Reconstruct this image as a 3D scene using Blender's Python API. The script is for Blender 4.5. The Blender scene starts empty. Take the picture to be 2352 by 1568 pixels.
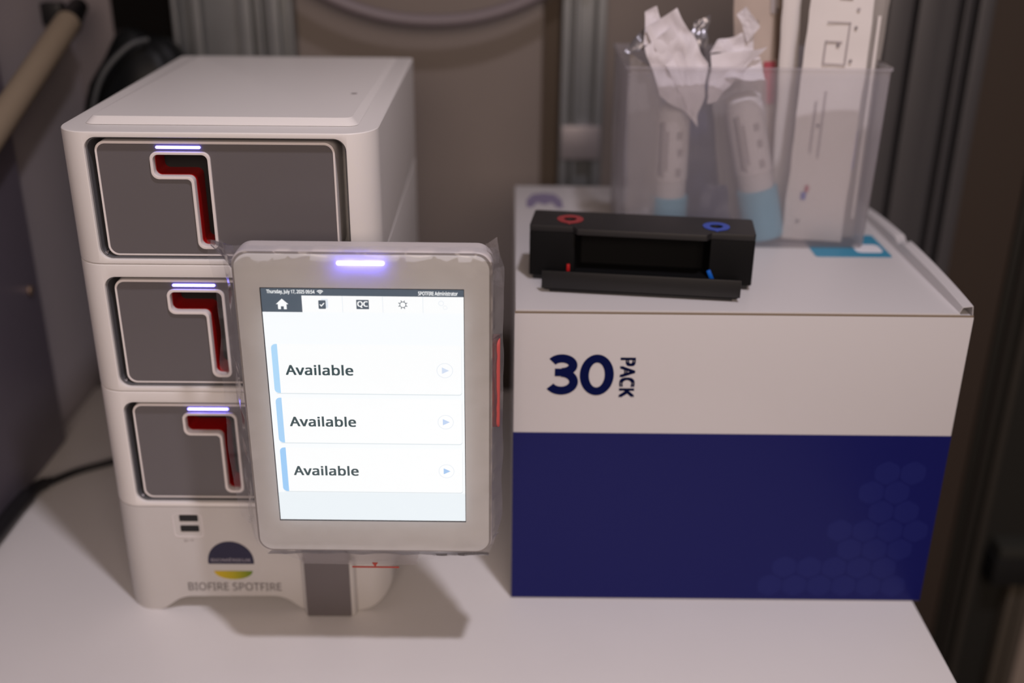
import bpy, bmesh, math, random
from mathutils import Vector, Matrix, noise

# ------------------------------------------------------------------ camera, world, lights
scene = bpy.context.scene
COL = scene.collection
cd = bpy.data.cameras.new('camera')
cam = bpy.data.objects.new('camera', cd)
COL.objects.link(cam)
PITCH, ROLL, CAMH = 0.41063, 0.01045, 0.65235
fwd = Vector((0, math.cos(PITCH), -math.sin(PITCH)))
rgt = Vector((1, 0, 0))
upv = rgt.cross(fwd)
c_, s_ = math.cos(ROLL), math.sin(ROLL)
r2 = rgt * c_ + upv * s_
u2 = upv * c_ - rgt * s_
cam.matrix_world = Matrix(((r2.x, u2.x, -fwd.x, 0), (r2.y, u2.y, -fwd.y, 0), (r2.z, u2.z, -fwd.z, CAMH), (0, 0, 0, 1)))
cd.sensor_width = 36.0
cd.lens = 2484.03 / 2352 * 36
cd.clip_start = 0.02
cd.dof.use_dof = True
cd.dof.focus_distance = 0.865
cd.dof.aperture_fstop = 2.2
scene.camera = cam

w = bpy.data.worlds.new('world')
scene.world = w
w.use_nodes = True
w.node_tree.nodes['Background'].inputs[0].default_value = (0.80, 0.57, 0.42, 1)
w.node_tree.nodes['Background'].inputs[1].default_value = 0.115


def area(name, loc, target, size, power, color, shape='DISK', size_y=None):
    l = bpy.data.lights.new(name, 'AREA')
    l.shape = shape
    l.size = size
    if size_y:
        l.size_y = size_y
    l.energy = power
    l.color = color
    o = bpy.data.objects.new(name, l)
    COL.objects.link(o)
    o.location = loc
    o.rotation_euler = (Vector(target) - Vector(loc)).to_track_quat('-Z', 'Y').to_euler()
    return o


kl = bpy.data.lights.new('ceiling_lamp', 'SPOT')
kl.energy = 62.0
kl.color = (0.97, 0.90, 1.0)
kl.spot_size = math.radians(90)
kl.spot_blend = 1.0
kl.shadow_soft_size = 0.06
ko = bpy.data.objects.new('ceiling_lamp', kl)
COL.objects.link(ko)
ko.location = (0.40, 0.08, 2.10)
ko.rotation_euler = (Vector((0.24, 0.42, 0.0)) - ko.location).to_track_quat('-Z', 'Y').to_euler()
area('added_fill_light', (0.25, -1.5, 1.25), (0.0, 1.0, 0.2), 1.5, 21.0, (1.0, 0.80, 0.68), 'RECTANGLE', 0.9)  # added soft fill from behind the camera to brighten the front faces
vs = scene.view_settings
vs.view_transform = 'Standard'
vs.look = 'None'
vs.exposure = 0.36
vs.gamma = 1.0
vs.use_curve_mapping = False

# ------------------------------------------------------------------ materials


def srgb(r, g, b):
    def f(v):
        v /= 255.0
        return v / 12.92 if v <= 0.04045 else ((v + 0.055) / 1.055) ** 2.4
    return (f(r), f(g), f(b), 1.0)


def mat(name, col, rough=0.5, metal=0.0, noise_amt=0.0, noise_scale=20.0, bump=0.0, bump_scale=200.0,
        emit=None, strength=1.0, coat=0.0, spec=0.5, coat_rough=0.1):
    m = bpy.data.materials.new(name)
    m.use_nodes = True
    nt = m.node_tree
    p = nt.nodes['Principled BSDF']
    p.inputs['Base Color'].default_value = col
    p.inputs['Roughness'].default_value = rough
    p.inputs['Metallic'].default_value = metal
    p.inputs['Specular IOR Level'].default_value = spec
    p.inputs['Coat Weight'].default_value = coat
    p.inputs['Coat Roughness'].default_value = coat_rough
    tc = nt.nodes.new('ShaderNodeTexCoord')
    if noise_amt > 0:
        n = nt.nodes.new('ShaderNodeTexNoise')
        n.inputs['Scale'].default_value = noise_scale
        n.inputs['Detail'].default_value = 4
        nt.links.new(tc.outputs['Object'], n.inputs['Vector'])
        mx = nt.nodes.new('ShaderNodeMix')
        mx.data_type = 'RGBA'
        mx.inputs[6].default_value = tuple(v * (1 - noise_amt) for v in col[:3]) + (1,)
        mx.inputs[7].default_value = tuple(min(1, v * (1 + noise_amt)) for v in col[:3]) + (1,)
        nt.links.new(n.outputs['Fac'], mx.inputs[0])
        nt.links.new(mx.outputs[2], p.inputs['Base Color'])
    if bump > 0:
        n2 = nt.nodes.new('ShaderNodeTexNoise')
        n2.inputs['Scale'].default_value = bump_scale
        nt.links.new(tc.outputs['Object'], n2.inputs['Vector'])
        b = nt.nodes.new('ShaderNodeBump')
        b.inputs['Strength'].default_value = bump
        b.inputs['Distance'].default_value = 0.001
        nt.links.new(n2.outputs['Fac'], b.inputs['Height'])
        nt.links.new(b.outputs['Normal'], p.inputs['Normal'])
    if emit:
        p.inputs['Emission Color'].default_value = emit
        p.inputs['Emission Strength'].default_value = strength
    return m


def film(name, col, opac, edge, gloss=0.25, rough=0.15, translucency=0.5):
    """thin translucent plastic: see-through share + milky share + sheen."""
    m = bpy.data.materials.new(name)
    m.use_nodes = True
    nt = m.node_tree
    nt.nodes.clear()
    out = nt.nodes.new('ShaderNodeOutputMaterial')
    tr = nt.nodes.new('ShaderNodeBsdfTransparent')
    df = nt.nodes.new('ShaderNodeBsdfDiffuse')
    tl = nt.nodes.new('ShaderNodeBsdfTranslucent')
    gl = nt.nodes.new('ShaderNodeBsdfGlossy')
    df.inputs[0].default_value = col
    tl.inputs[0].default_value = col
    gl.inputs['Roughness'].default_value = rough
    m1 = nt.nodes.new('ShaderNodeMixShader')
    m1.inputs[0].default_value = translucency
    nt.links.new(df.outputs[0], m1.inputs[1])
    nt.links.new(tl.outputs[0], m1.inputs[2])
    lw = nt.nodes.new('ShaderNodeLayerWeight')
    lw.inputs[0].default_value = 0.25
    mr = nt.nodes.new('ShaderNodeMapRange')
    mr.inputs['To Min'].default_value = opac
    mr.inputs['To Max'].default_value = edge
    nt.links.new(lw.outputs['Facing'], mr.inputs['Value'])
    m2 = nt.nodes.new('ShaderNodeMixShader')
    nt.links.new(mr.outputs[0], m2.inputs[0])
    nt.links.new(tr.outputs[0], m2.inputs[1])
    nt.links.new(m1.outputs[0], m2.inputs[2])
    fr = nt.nodes.new('ShaderNodeFresnel')
    fr.inputs[0].default_value = 1.4
    mt = nt.nodes.new('ShaderNodeMath')
    mt.operation = 'MULTIPLY'
    mt.inputs[1].default_value = gloss
    nt.links.new(fr.outputs[0], mt.inputs[0])
    m3 = nt.nodes.new('ShaderNodeMixShader')
    nt.links.new(mt.outputs[0], m3.inputs[0])
    nt.links.new(m2.outputs[0], m3.inputs[1])
    nt.links.new(gl.outputs[0], m3.inputs[2])
    nt.links.new(m3.outputs[0], out.inputs[0])
    return m


def emis(name, r, g, b, k=1.0):
    c = srgb(r, g, b)
    m = bpy.data.materials.new(name)
    m.use_nodes = True
    nt = m.node_tree
    nt.nodes.clear()
    e = nt.nodes.new('ShaderNodeEmission')
    e.inputs[0].default_value = c
    e.inputs[1].default_value = k * 0.79   # screen brightness, set against the exposure
    o = nt.nodes.new('ShaderNodeOutputMaterial')
    nt.links.new(e.outputs[0], o.inputs[0])
    return m


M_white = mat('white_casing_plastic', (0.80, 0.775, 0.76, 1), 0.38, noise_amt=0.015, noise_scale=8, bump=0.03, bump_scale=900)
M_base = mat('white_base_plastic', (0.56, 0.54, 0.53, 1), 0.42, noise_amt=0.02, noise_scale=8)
M_door = mat('grey_door_plastic', (0.132, 0.122, 0.128, 1), 0.33, noise_amt=0.03, noise_scale=5)
M_recess = mat('charcoal_recess_plastic', (0.13, 0.13, 0.14, 1), 0.25)
M_trim = mat('pale_trim_plastic', (0.80, 0.75, 0.74, 1), 0.35)
M_slotred = mat('red_slot_plastic', (0.38, 0.005, 0.006, 1), 0.35)
M_black = mat('black_plastic', (0.006, 0.006, 0.007, 1), 0.42, noise_amt=0.1)
M_blackm = mat('matte_black_plastic', (0.0045, 0.0045, 0.005, 1), 0.68, spec=0.15, bump=0.1, bump_scale=1500)
M_port = mat('port_black', (0.006, 0.006, 0.006, 1), 0.6)
M_led = bpy.data.materials.new('blue_white_led')
M_led.use_nodes = True
_p = M_led.node_tree.nodes['Principled BSDF']
_p.inputs['Base Color'].default_value = (0.5, 0.5, 1, 1)
_p.inputs['Emission Color'].default_value = (0.16, 0.14, 1.0, 1)
_p.inputs['Emission Strength'].default_value = 7.0
M_bezel = mat('cream_bezel_plastic', (0.64, 0.645, 0.66, 1), 0.4, noise_amt=0.05, noise_scale=25)
M_body = mat('monitor_body_plastic', (0.62, 0.58, 0.58, 1), 0.4)
M_groove = mat('grey_groove', (0.25, 0.23, 0.225, 1), 0.5)
M_redbtn = mat('red_rubber', (0.50, 0.085, 0.08, 1), 0.6, spec=0.2)
M_grey_arm = mat('grey_arm_plastic', (0.135, 0.118, 0.122, 1), 0.45)
M_navy = mat('navy_print', (0.014, 0.012, 0.045, 1), 0.5)
M_greytext = mat('grey_print', (0.26, 0.23, 0.235, 1), 0.5)
M_paleprint = mat('pale_print', (0.62, 0.58, 0.66, 1), 0.5)
M_desk = mat('white_laminate', (0.77, 0.745, 0.735, 1), 0.34, noise_amt=0.035, noise_scale=9, bump=0.04, bump_scale=500)
M_metal = mat('metal_leg', (0.3, 0.3, 0.3, 1), 0.4, 0.8)

# gradient emblem: yellow to green
M_ygreen = bpy.data.materials.new('yellow_green_print')
M_ygreen.use_nodes = True
nt = M_ygreen.node_tree
tc = nt.nodes.new('ShaderNodeTexCoord')
sx = nt.nodes.new('ShaderNodeSeparateXYZ')
nt.links.new(tc.outputs['Generated'], sx.inputs[0])
cr = nt.nodes.new('ShaderNodeValToRGB')
cr.color_ramp.elements[0].color = (0.62, 0.42, 0.0, 1)
cr.color_ramp.elements[1].color = (0.10, 0.20, 0.0, 1)
e = cr.color_ramp.elements.new(0.5)
e.color = (0.42, 0.36, 0.0, 1)
nt.links.new(sx.outputs[0], cr.inputs[0])
nt.links.new(cr.outputs[0], nt.nodes['Principled BSDF'].inputs['Base Color'])

noise.seed_set(11)

# ------------------------------------------------------------------ helpers


def link(name, me, m=None, parent=None, smooth=False):
    o = bpy.data.objects.new(name, me)
    if m is not None:
        me.materials.clear()
        me.materials.append(m)
    COL.objects.link(o)
    if parent:
        o.parent = parent
    if smooth:
        for p in me.polygons:
            p.use_smooth = True
    return o


def tag(o, label=None, cat=None, group=None, kind=None):
    if label:
        o['label'] = label
    if cat:
        o['category'] = cat
    if group:
        o['group'] = group
    if kind:
        o['kind'] = kind
    return o


def empty(name, loc=(0, 0, 0), rz=0.0):
    o = bpy.data.objects.new(name, None)
    COL.objects.link(o)
    o.location = loc
    o.rotation_euler = (0, 0, rz)
    o.empty_display_size = 0.02
    return o


def me_bm(bm, name='mesh'):
    bmesh.ops.recalc_face_normals(bm, faces=bm.faces)
    me = bpy.data.meshes.new(name)
    bm.to_mesh(me)
    bm.free()
    return me


def autosmooth(me, ang=35):
    for p in me.polygons:
        p.use_smooth = True
    me.set_sharp_from_angle(angle=math.radians(ang))
    return me


def bevel_bm(bm, w_, seg=2, ang=25):
    if w_ <= 0:
        return
    ed = [e for e in bm.edges if len(e.link_faces) == 2 and e.calc_face_angle(0) > math.radians(ang)]
    bmesh.ops.bevel(bm, geom=ed, offset=w_, segments=seg, profile=0.6, affect='EDGES', clamp_overlap=True)


def box_me(x0, x1, y0, y1, z0, z1, bev=0.0, seg=2):
    bm = bmesh.new()
    vs_ = [bm.verts.new(v) for v in ((x0, y0, z0), (x1, y0, z0), (x1, y1, z0), (x0, y1, z0),
                                     (x0, y0, z1), (x1, y0, z1), (x1, y1, z1), (x0, y1, z1))]
    for f in ((0, 3, 2, 1), (4, 5, 6, 7), (0, 1, 5, 4), (1, 2, 6, 5), (2, 3, 7, 6), (3, 0, 4, 7)):
        bm.faces.new([vs_[i] for i in f])
    bmesh.ops.recalc_face_normals(bm, faces=bm.faces)
    bevel_bm(bm, bev, seg)
    return autosmooth(me_bm(bm))


def box(name, x0, x1, y0, y1, z0, z1, m, parent=None, bev=0.0, seg=2):
    return link(name, box_me(x0, x1, y0, y1, z0, z1, bev, seg), m, parent)


def rpoly(pts, rad, seg=6):
    """rounded polygon; rad is a number or one (rx-like) radius per vertex."""
    n = len(pts)
    if not isinstance(rad, (list, tuple)):
        rad = [rad] * n
    out = []
    for i in range(n):
        p = Vector(pts[i])
        a = Vector(pts[i - 1]) - p
        b = Vector(pts[(i + 1) % n]) - p
        r = rad[i]
        if not isinstance(r, tuple) and r <= 0:
            out.append(tuple(p))
            continue
        ra, rb = (r if isinstance(r, tuple) else (r, r))
        A = p + a.normalized() * ra
        B = p + b.normalized() * rb
        for k in range(seg + 1):
            t = k / seg * math.pi / 2
            # quarter ellipse in the corner frame
            q = p + (A - p) * (1 - math.sin(t)) + (B - p) * (1 - math.cos(t))
            out.append((q.x, q.y))
    return out


def to3(pt, plane, d):
    if plane == 'xz':
        return (pt[0], d, pt[1])
    if plane == 'xy':
        return (pt[0], pt[1], d)
    return (d, pt[0], pt[1])


def prism_me(pts, plane, d0, d1, bev=0.0, seg=2, smooth=True):
    bm = bmesh.new()
    a = [bm.verts.new(to3(p, plane, d0)) for p in pts]
    b = [bm.verts.new(to3(p, plane, d1)) for p in pts]
    n = len(pts)
    bm.faces.new(a)
    bm.faces.new(b[::-1])
    for i in range(n):
        bm.faces.new((a[i], b[i], b[(i + 1) % n], a[(i + 1) % n]))
    bmesh.ops.recalc_face_normals(bm, faces=bm.faces)
    bevel_bm(bm, bev, seg, 50)
    me = me_bm(bm)
    return autosmooth(me) if smooth else me


def ring_me(outer, inner, plane, d0, d1, bev=0.0):
    bm = bmesh.new()
    n = len(outer)
    L = [[bm.verts.new(to3(p, plane, d)) for p in ps] for ps, d in ((outer, d0), (inner, d0), (inner, d1), (outer, d1))]
    for k in range(4):
        A, B = L[k], L[(k + 1) % 4]
        for i in range(n):
            j = (i + 1) % n
            bm.faces.new((A[i], A[j], B[j], B[i]))
    bmesh.ops.recalc_face_normals(bm, faces=bm.faces)
    if bev:
        bevel_bm(bm, bev, 2, 50)
    return autosmooth(me_bm(bm))


def rrect(x0, x1, z0, z1, r, seg=6):
    return rpoly([(x0, z0), (x1, z0), (x1, z1), (x0, z1)], r, seg)


def boolean(me, cutters, op='DIFFERENCE'):
    o = bpy.data.objects.new('tmp', me)
    COL.objects.link(o)
    cs = []
    for c in cutters:
        co = bpy.data.objects.new('tmpc', c)
        COL.objects.link(co)
        md = o.modifiers.new('b', 'BOOLEAN')
        md.operation = op
        md.object = co
        md.solver = 'EXACT'
        cs.append(co)
    dg = bpy.context.evaluated_depsgraph_get()
    r = bpy.data.meshes.new_from_object(o.evaluated_get(dg))
    for c in cs + [o]:
        bpy.data.objects.remove(c)
    return autosmooth(r, 30)


def tube_me(pts, r, seg=10, closed=False, radii=None, smooth_n=0):
    P = [Vector(p) for p in pts]
    if smooth_n:
        Q = []
        for i in range(len(P) - 1):
            p0 = P[max(i - 1, 0)]
            p1, p2 = P[i], P[i + 1]
            p3 = P[min(i + 2, len(P) - 1)]
            for k in range(smooth_n):
                t = k / smooth_n
                Q.append(0.5 * ((2 * p1) + (p2 - p0) * t + (2 * p0 - 5 * p1 + 4 * p2 - p3) * t * t + (3 * p1 - p0 - 3 * p2 + p3) * t ** 3))
        Q.append(P[-1])
        P = Q
    bm = bmesh.new()
    rings = []
    up = Vector((0, 0, 1))
    for i, p in enumerate(P):
        t = (P[min(i + 1, len(P) - 1)] - P[max(i - 1, 0)]).normalized()
        a = t.cross(up)
        if a.length < 0.05:
            a = t.cross(Vector((0, 1, 0)))
        a.normalize()
        b = t.cross(a)
        rr = r if radii is None else radii[min(int(i / (len(P) - 1) * (len(radii) - 1) + 0.5), len(radii) - 1)]
        rings.append([bm.verts.new(p + a * rr * math.cos(2 * math.pi * k / seg) + b * rr * math.sin(2 * math.pi * k / seg)) for k in range(seg)])
    for i in range(len(rings) - 1):
        for k in range(seg):
            bm.faces.new((rings[i][k], rings[i][(k + 1) % seg], rings[i + 1][(k + 1) % seg], rings[i + 1][k]))
    bm.faces.new(rings[0][::-1])
    bm.faces.new(rings[-1])
    return autosmooth(me_bm(bm), 60)


UI_FONT = None
try:   # the sans-serif face that ships with Blender itself; falls back to the built-in one
    import os
    _fp = os.path.join(bpy.utils.system_resource('DATAFILES', path='fonts'), 'NotoSansHebrew-Regular.woff2')
    if os.path.exists(_fp):
        UI_FONT = bpy.data.fonts.load(_fp)
except Exception:
    UI_FONT = None


def text_me(s, x0, x1, z0, z1, y, bold=0.0, plane='xz', rot=0, flip=False, spacing=1.0, th=0.0001, cap=None):
    """text as a mesh fitted into a rectangle; facing -Y (plane xz) or +Z (plane xy)."""
    cu = bpy.data.curves.new('t', 'FONT')
    cu.body = s
    cu.size = 1.0
    if UI_FONT:
        cu.font = UI_FONT
    cu.space_character = spacing
    cu.resolution_u = 4
    o = bpy.data.objects.new('t', cu)
    COL.objects.link(o)
    dg = bpy.context.evaluated_depsgraph_get()
    me = bpy.data.meshes.new_from_object(o.evaluated_get(dg))
    bpy.data.objects.remove(o)
    co = [v.co.copy() for v in me.vertices]
    if rot:
        R_ = Matrix.Rotation(rot, 3, 'Z')
        co = [R_ @ c for c in co]
    mnx, mxx = min(c.x for c in co), max(c.x for c in co)
    mny, mxy = min(c.y for c in co), max(c.y for c in co)
    for v, c in zip(me.vertices, co):
        u = x0 + (c.x - mnx) / (mxx - mnx) * (x1 - x0)
        t = z0 + (c.y - mny) / (mxy - mny) * (z1 - z0)
        v.co = (u, y, t) if plane == 'xz' else (u, t, y)
    bm = bmesh.new()
    bm.from_mesh(me)
    if bold:   # embolden with small shifted copies of the strokes
        kx = bold * (x1 - x0) / (mxx - mnx)
        ky = bold * (z1 - z0) / (mxy - mny)
        src = list(bm.verts) + list(bm.edges) + list(bm.faces)
        copies = []
        for sx_, sy_ in ((1, 0.6), (-1, 0.6), (-1, -0.6)):
            d_ = bmesh.ops.duplicate(bm, geom=src)
            copies.append(([v for v in d_['geom'] if isinstance(v, bmesh.types.BMVert)], sx_, sy_))
        base_v = [v for v in src if isinstance(v, bmesh.types.BMVert)]
        for vv, sx_, sy_ in copies + [(base_v, 1, -0.6)]:
            o_ = (sx_ * kx, 0, sy_ * ky) if plane == 'xz' else (sx_ * kx, sy_ * ky, 0)
            bmesh.ops.translate(bm, vec=o_, verts=vv)
    g = bmesh.ops.extrude_face_region(bm, geom=list(bm.faces))
    d = Vector((0, th, 0)) if plane == 'xz' else Vector((0, 0, -th))
    bmesh.ops.translate(bm, vec=d, verts=[v for v in g['geom'] if isinstance(v, bmesh.types.BMVert)])
    return me_bm(bm)


def disc_pts(cx, cz, r, a0=0, a1=360, n=32, rz=None):
    rz = rz or r
    return [(cx + r * math.cos(math.radians(a0 + (a1 - a0) * k / (n - 1 if a1 - a0 < 360 else n))),
             cz + rz * math.sin(math.radians(a0 + (a1 - a0) * k / (n - 1 if a1 - a0 < 360 else n)))) for k in range(n)]


def sheet_me(c00, c10, c11, c01, nu, nv, amp, freq, seed, th=0.0006, bulge=0.0, fold=None):
    """crumpled sheet spanned by four corners."""
    c00, c10, c11, c01 = map(Vector, (c00, c10, c11, c01))
    nrm = (c10 - c00).cross(c01 - c00).normalized()
    bm = bmesh.new()
    G = []
    for j in range(nv + 1):
        row = []
        for i in range(nu + 1):
            u, v = i / nu, j / nv
            p = (c00 * (1 - u) + c10 * u) * (1 - v) + (c01 * (1 - u) + c11 * u) * v
            q = p * freq + Vector((seed * 3.1, seed * 1.7, seed))
            d = noise.noise(q) + 0.5 * abs(noise.noise(q * 2.3)) + 0.25 * noise.noise(q * 4.9)
            lat = noise.noise_vector(q * 0.8) * amp * 0.8
            p = p + nrm * (d * amp + bulge * 4 * u * (1 - u)) + lat
            if fold:
                p = p + Vector(fold) * (v ** 2)
            row.append(bm.verts.new(p))
        G.append(row)
    for j in range(nv):
        for i in range(nu):
            bm.faces.new((G[j][i], G[j][i + 1], G[j + 1][i + 1], G[j + 1][i]))
    bmesh.ops.recalc_face_normals(bm, faces=bm.faces)
    if th:
        bmesh.ops.solidify(bm, geom=list(bm.faces), thickness=th)
    return autosmooth(me_bm(bm), 50)


# ------------------------------------------------------------------ setting
WALL_Y = 1.45
M_wall = mat('brown_beige_wall', (0.205, 0.172, 0.155, 1), 0.6, noise_amt=0.07, noise_scale=3.5, bump=0.1, bump_scale=60)
M_wallL = mat('grey_side_wall', (0.42, 0.38, 0.40, 1), 0.55, noise_amt=0.06, noise_scale=4)
M_wallR = mat('dark_brown_wall', (0.075, 0.053, 0.040, 1), 0.6, noise_amt=0.08, noise_scale=4)
M_floor = mat('dark_floor', (0.10, 0.085, 0.075, 1), 0.7, noise_amt=0.1, noise_scale=6)
M_strut = mat('galvanised_strut', (0.20, 0.21, 0.22, 1), 0.42, 0.5, noise_amt=0.15, noise_scale=14)
M_strutd = mat('dark_strut_groove', (0.06, 0.06, 0.065, 1), 0.5, 0.3)


def struct(o):
    o['kind'] = 'structure'
    return o


struct(box('floor', -1.4, 1.4, -2.2, 1.6, -0.80, -0.76, M_floor))
struct(box('wall_back', -1.0, 1.1, WALL_Y, WALL_Y + 0.04, -0.76, 1.5, M_wall))
struct(box('wall_left', -0.61, -0.57, 0.1, WALL_Y, -0.76, 1.0, M_wallL))
struct(box('wall_right', 1.05, 1.09, 0.1, WALL_Y, -0.76, 1.5, M_wallR))

# left vertical metal post, wide and ridged
def post(name, x0, x1, ribs, ydepth=0.03, y=WALL_Y, z0=-0.76, z1=1.2, plane='xy'):
    t = struct(empty(name, (0, 0, 0)))
    box('back_plate', x0, x1, y - ydepth * 0.4, y - 0.0005, z0, z1, M_strut, t, 0.001)
    for (a, b) in ribs:
        box('flange', a, b, y - ydepth, y - ydepth * 0.4, z0, z1, M_strut, t, 0.0015)
    return t

post('trim_1', -0.436, -0.283, [(-0.436, -0.430), (-0.412, -0.400), (-0.352, -0.336), (-0.328, -0.322), (-0.316, -0.300), (-0.289, -0.283)])
t2 = post('trim_2', 0.060, 0.116, [(0.060, 0.071), (0.076, 0.082), (0.104, 0.116)])
box('post_band', 0.062, 0.114, WALL_Y - 0.033, WALL_Y - 0.008, 0.300, 0.345, mat('bright_band', (0.36, 0.33, 0.345, 1), 0.4, 0.5), t2, 0.002)  # brighter band across the post
t2b = struct(box('trim_3', 0.038, 0.058, WALL_Y - 0.012, WALL_Y - 0.0005, -0.76, 1.2, mat('shadow_gap_strip', (0.07, 0.048, 0.03, 1), 0.7)))  # dark colour paints the shadow in the gap left of the post
M_strut_dk = mat('dark_grey_post', (0.085, 0.082, 0.088, 1), 0.45, 0.3, noise_amt=0.1, noise_scale=9)
t4 = struct(empty('trim_4'))
box('back_plate', 0.462, 0.606, WALL_Y - 0.012, WALL_Y - 0.0005, -0.76, 1.2, M_strut_dk, t4, 0.001)
for a, b in ((0.470, 0.500), (0.508, 0.540), (0.566, 0.570), (0.584, 0.603)):
    box('flange', a, b, WALL_Y - 0.035, WALL_Y - 0.012, -0.76, 1.2, M_strut_dk, t4, 0.002)
struct(box('trim_9', 0.6065, 0.694, WALL_Y - 0.012, WALL_Y - 0.0005, -0.76, 1.2, mat('brown_corner_panel', (0.044, 0.030, 0.022, 1), 0.6)))
# darker framing further right
M_dkgreen = mat('dark_rail_metal', (0.022, 0.020, 0.016, 1), 0.6, 0.1)
t5 = struct(empty('trim_5'))
box('back_plate', 0.695, 0.742, WALL_Y - 0.018, WALL_Y - 0.0005, -0.759, 1.2, M_dkgreen, t5, 0.001)
box('flange', 0.726, 0.736, WALL_Y - 0.030, WALL_Y - 0.018, -0.759, 1.2, mat('edge_metal', (0.062, 0.055, 0.046, 1), 0.5, 0.3), t5, 0.001)
box('flange', 0.705, 0.711, WALL_Y - 0.028, WALL_Y - 0.018, -0.759, 1.2, mat('inner_edge_metal', (0.035, 0.030, 0.026, 1), 0.5, 0.3), t5, 0.001)
t5b = struct(box('trim_11', 0.7425, 1.045, WALL_Y - 0.008, WALL_Y - 0.0005, -0.759, 1.2, mat('black_green_panel', (0.014, 0.013, 0.010, 1), 0.7)))
t6 = struct(empty('trim_6'))
box('back_plate', 0.752, 1.04, WALL_Y - 0.050, WALL_Y - 0.0085, -0.365, -0.317, M_port, t6, 0.001)
box('flange', 0.757, 1.04, WALL_Y - 0.048, WALL_Y - 0.0085, -0.316, -0.298, mat('rail_grey', (0.040, 0.040, 0.034, 1), 0.5, 0.2), t6, 0.001)
t7 = struct(empty('trim_7'))
M_post7 = mat('taupe_post_metal', (0.105, 0.088, 0.068, 1), 0.5, 0.2)
for a, b in ((0.792, 0.806), (0.811, 0.824)):
    box('flange', a, b, WALL_Y - 0.035, WALL_Y - 0.0085, -0.759, -0.368, M_post7, t7, 0.002)
struct(box('trim_12', 0.832, 1.04, WALL_Y - 0.030, WALL_Y - 0.0085, -0.759, -0.385, mat('taupe_low_panel', (0.33, 0.27, 0.225, 1), 0.6)))

# partition panel (nearer dark panel on the left)
M_panel = mat('dark_bluegrey_panel', (0.17, 0.15, 0.19, 1), 0.42, noise_amt=0.08, noise_scale=5)
pp = empty('partition_panel', (-0.558, 0.7, 0.0))
tag(pp, 'dark blue-grey metal partition panel standing along the left end of the desk', 'panel')
link('panel_sheet', box_me(-0.010, 0.008, -0.45, 0.4755, 0.0005, 0.95, 0.002), M_panel, pp)
sc_ = link('screw', prism_me(disc_pts(0, 0, 0.0055, n=20), 'yz', 0.0, 0.004, 0.001), mat('brass_screw', (0.35, 0.25, 0.2, 1), 0.35, 0.7), pp)
sc_.location = (0.008, 0.448, 0.210)

# ------------------------------------------------------------------ desk
dk = empty('desk', (-0.08, 0.85, -0.76))
tag(dk, 'white laminate desk with the machines and boxes standing on it', 'desk')
def dbox(name, x0, x1, y0, y1, z0, z1, m, bev=0.0):
    o = box(name, x0 + 0.08, x1 + 0.08, y0 - 0.85, y1 - 0.85, z0 + 0.76, z1 + 0.76, m, dk, bev)
    return o
dbox('worktop', -0.568, 0.3955, 0.20, 1.331, -0.028, 0.0, M_desk, 0.002)
for lx in (-0.52, 0.30):
    for ly in (0.25, 1.25):
        dbox('leg', lx, lx + 0.05, ly, ly + 0.05, -0.7599, -0.0285, M_metal, 0.003)
dbox('apron', -0.46, 0.29, 1.24, 1.262, -0.12, -0.0285, M_metal, 0.002)

# ------------------------------------------------------------------ analyzer tower
MX, MY, MW, MD = -0.367, 0.8466, 0.257, 0.380
an = empty('analyzer', (MX, MY, 0.0), 0.008)
tag(an, 'tall white three-bay analyzer with grey doors and red L-shaped slots, left on the desk', 'analyzer')


def plan(off=0.0):
    rf = (0.024, 0.030)
    return rpoly([(off, off), (MW - off, off), (MW - off, MD - off), (off, MD - off)],
                 [(0.033, 0.022), (0.024, 0.030), 0.006, 0.010], 10)


def plan_poly():
    # front-left, front-right corners large; rear small
    pts = []
    pts += [p for p in rpoly([(0, 0), (MW, 0), (MW, MD), (0, MD)], [(0.030, 0.028), (0.026, 0.030), (0.006, 0.006), (0.009, 0.009)], 12)]
    return pts


OPX0, OPX1 = 0.0255, 0.2335


def lpoly(zt, off):
    x0, x1, xs = 0.0750 + off, 0.1235 - off, 0.1065 + off
    z_t, z_a, z_b = zt - off, zt - 0.0225 + off, zt - 0.0815 + off
    return [(x0, z_a), (xs, z_a), (xs, z_b), (x1, z_b), (x1, z_t), (x0, z_t)]


def lround(zt, off, r):
    s = off
    radii = [r - s * 0.6, max(r - s * 0.2, 0.002) * 0.8, r - s * 0.6, r * 0.85 - s * 0.6, r - s * 0.6, r - s * 0.6]
    radii[1] = 0.0035 + s * 0.6
    return rpoly(lpoly(zt, off), radii, 6)


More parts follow.
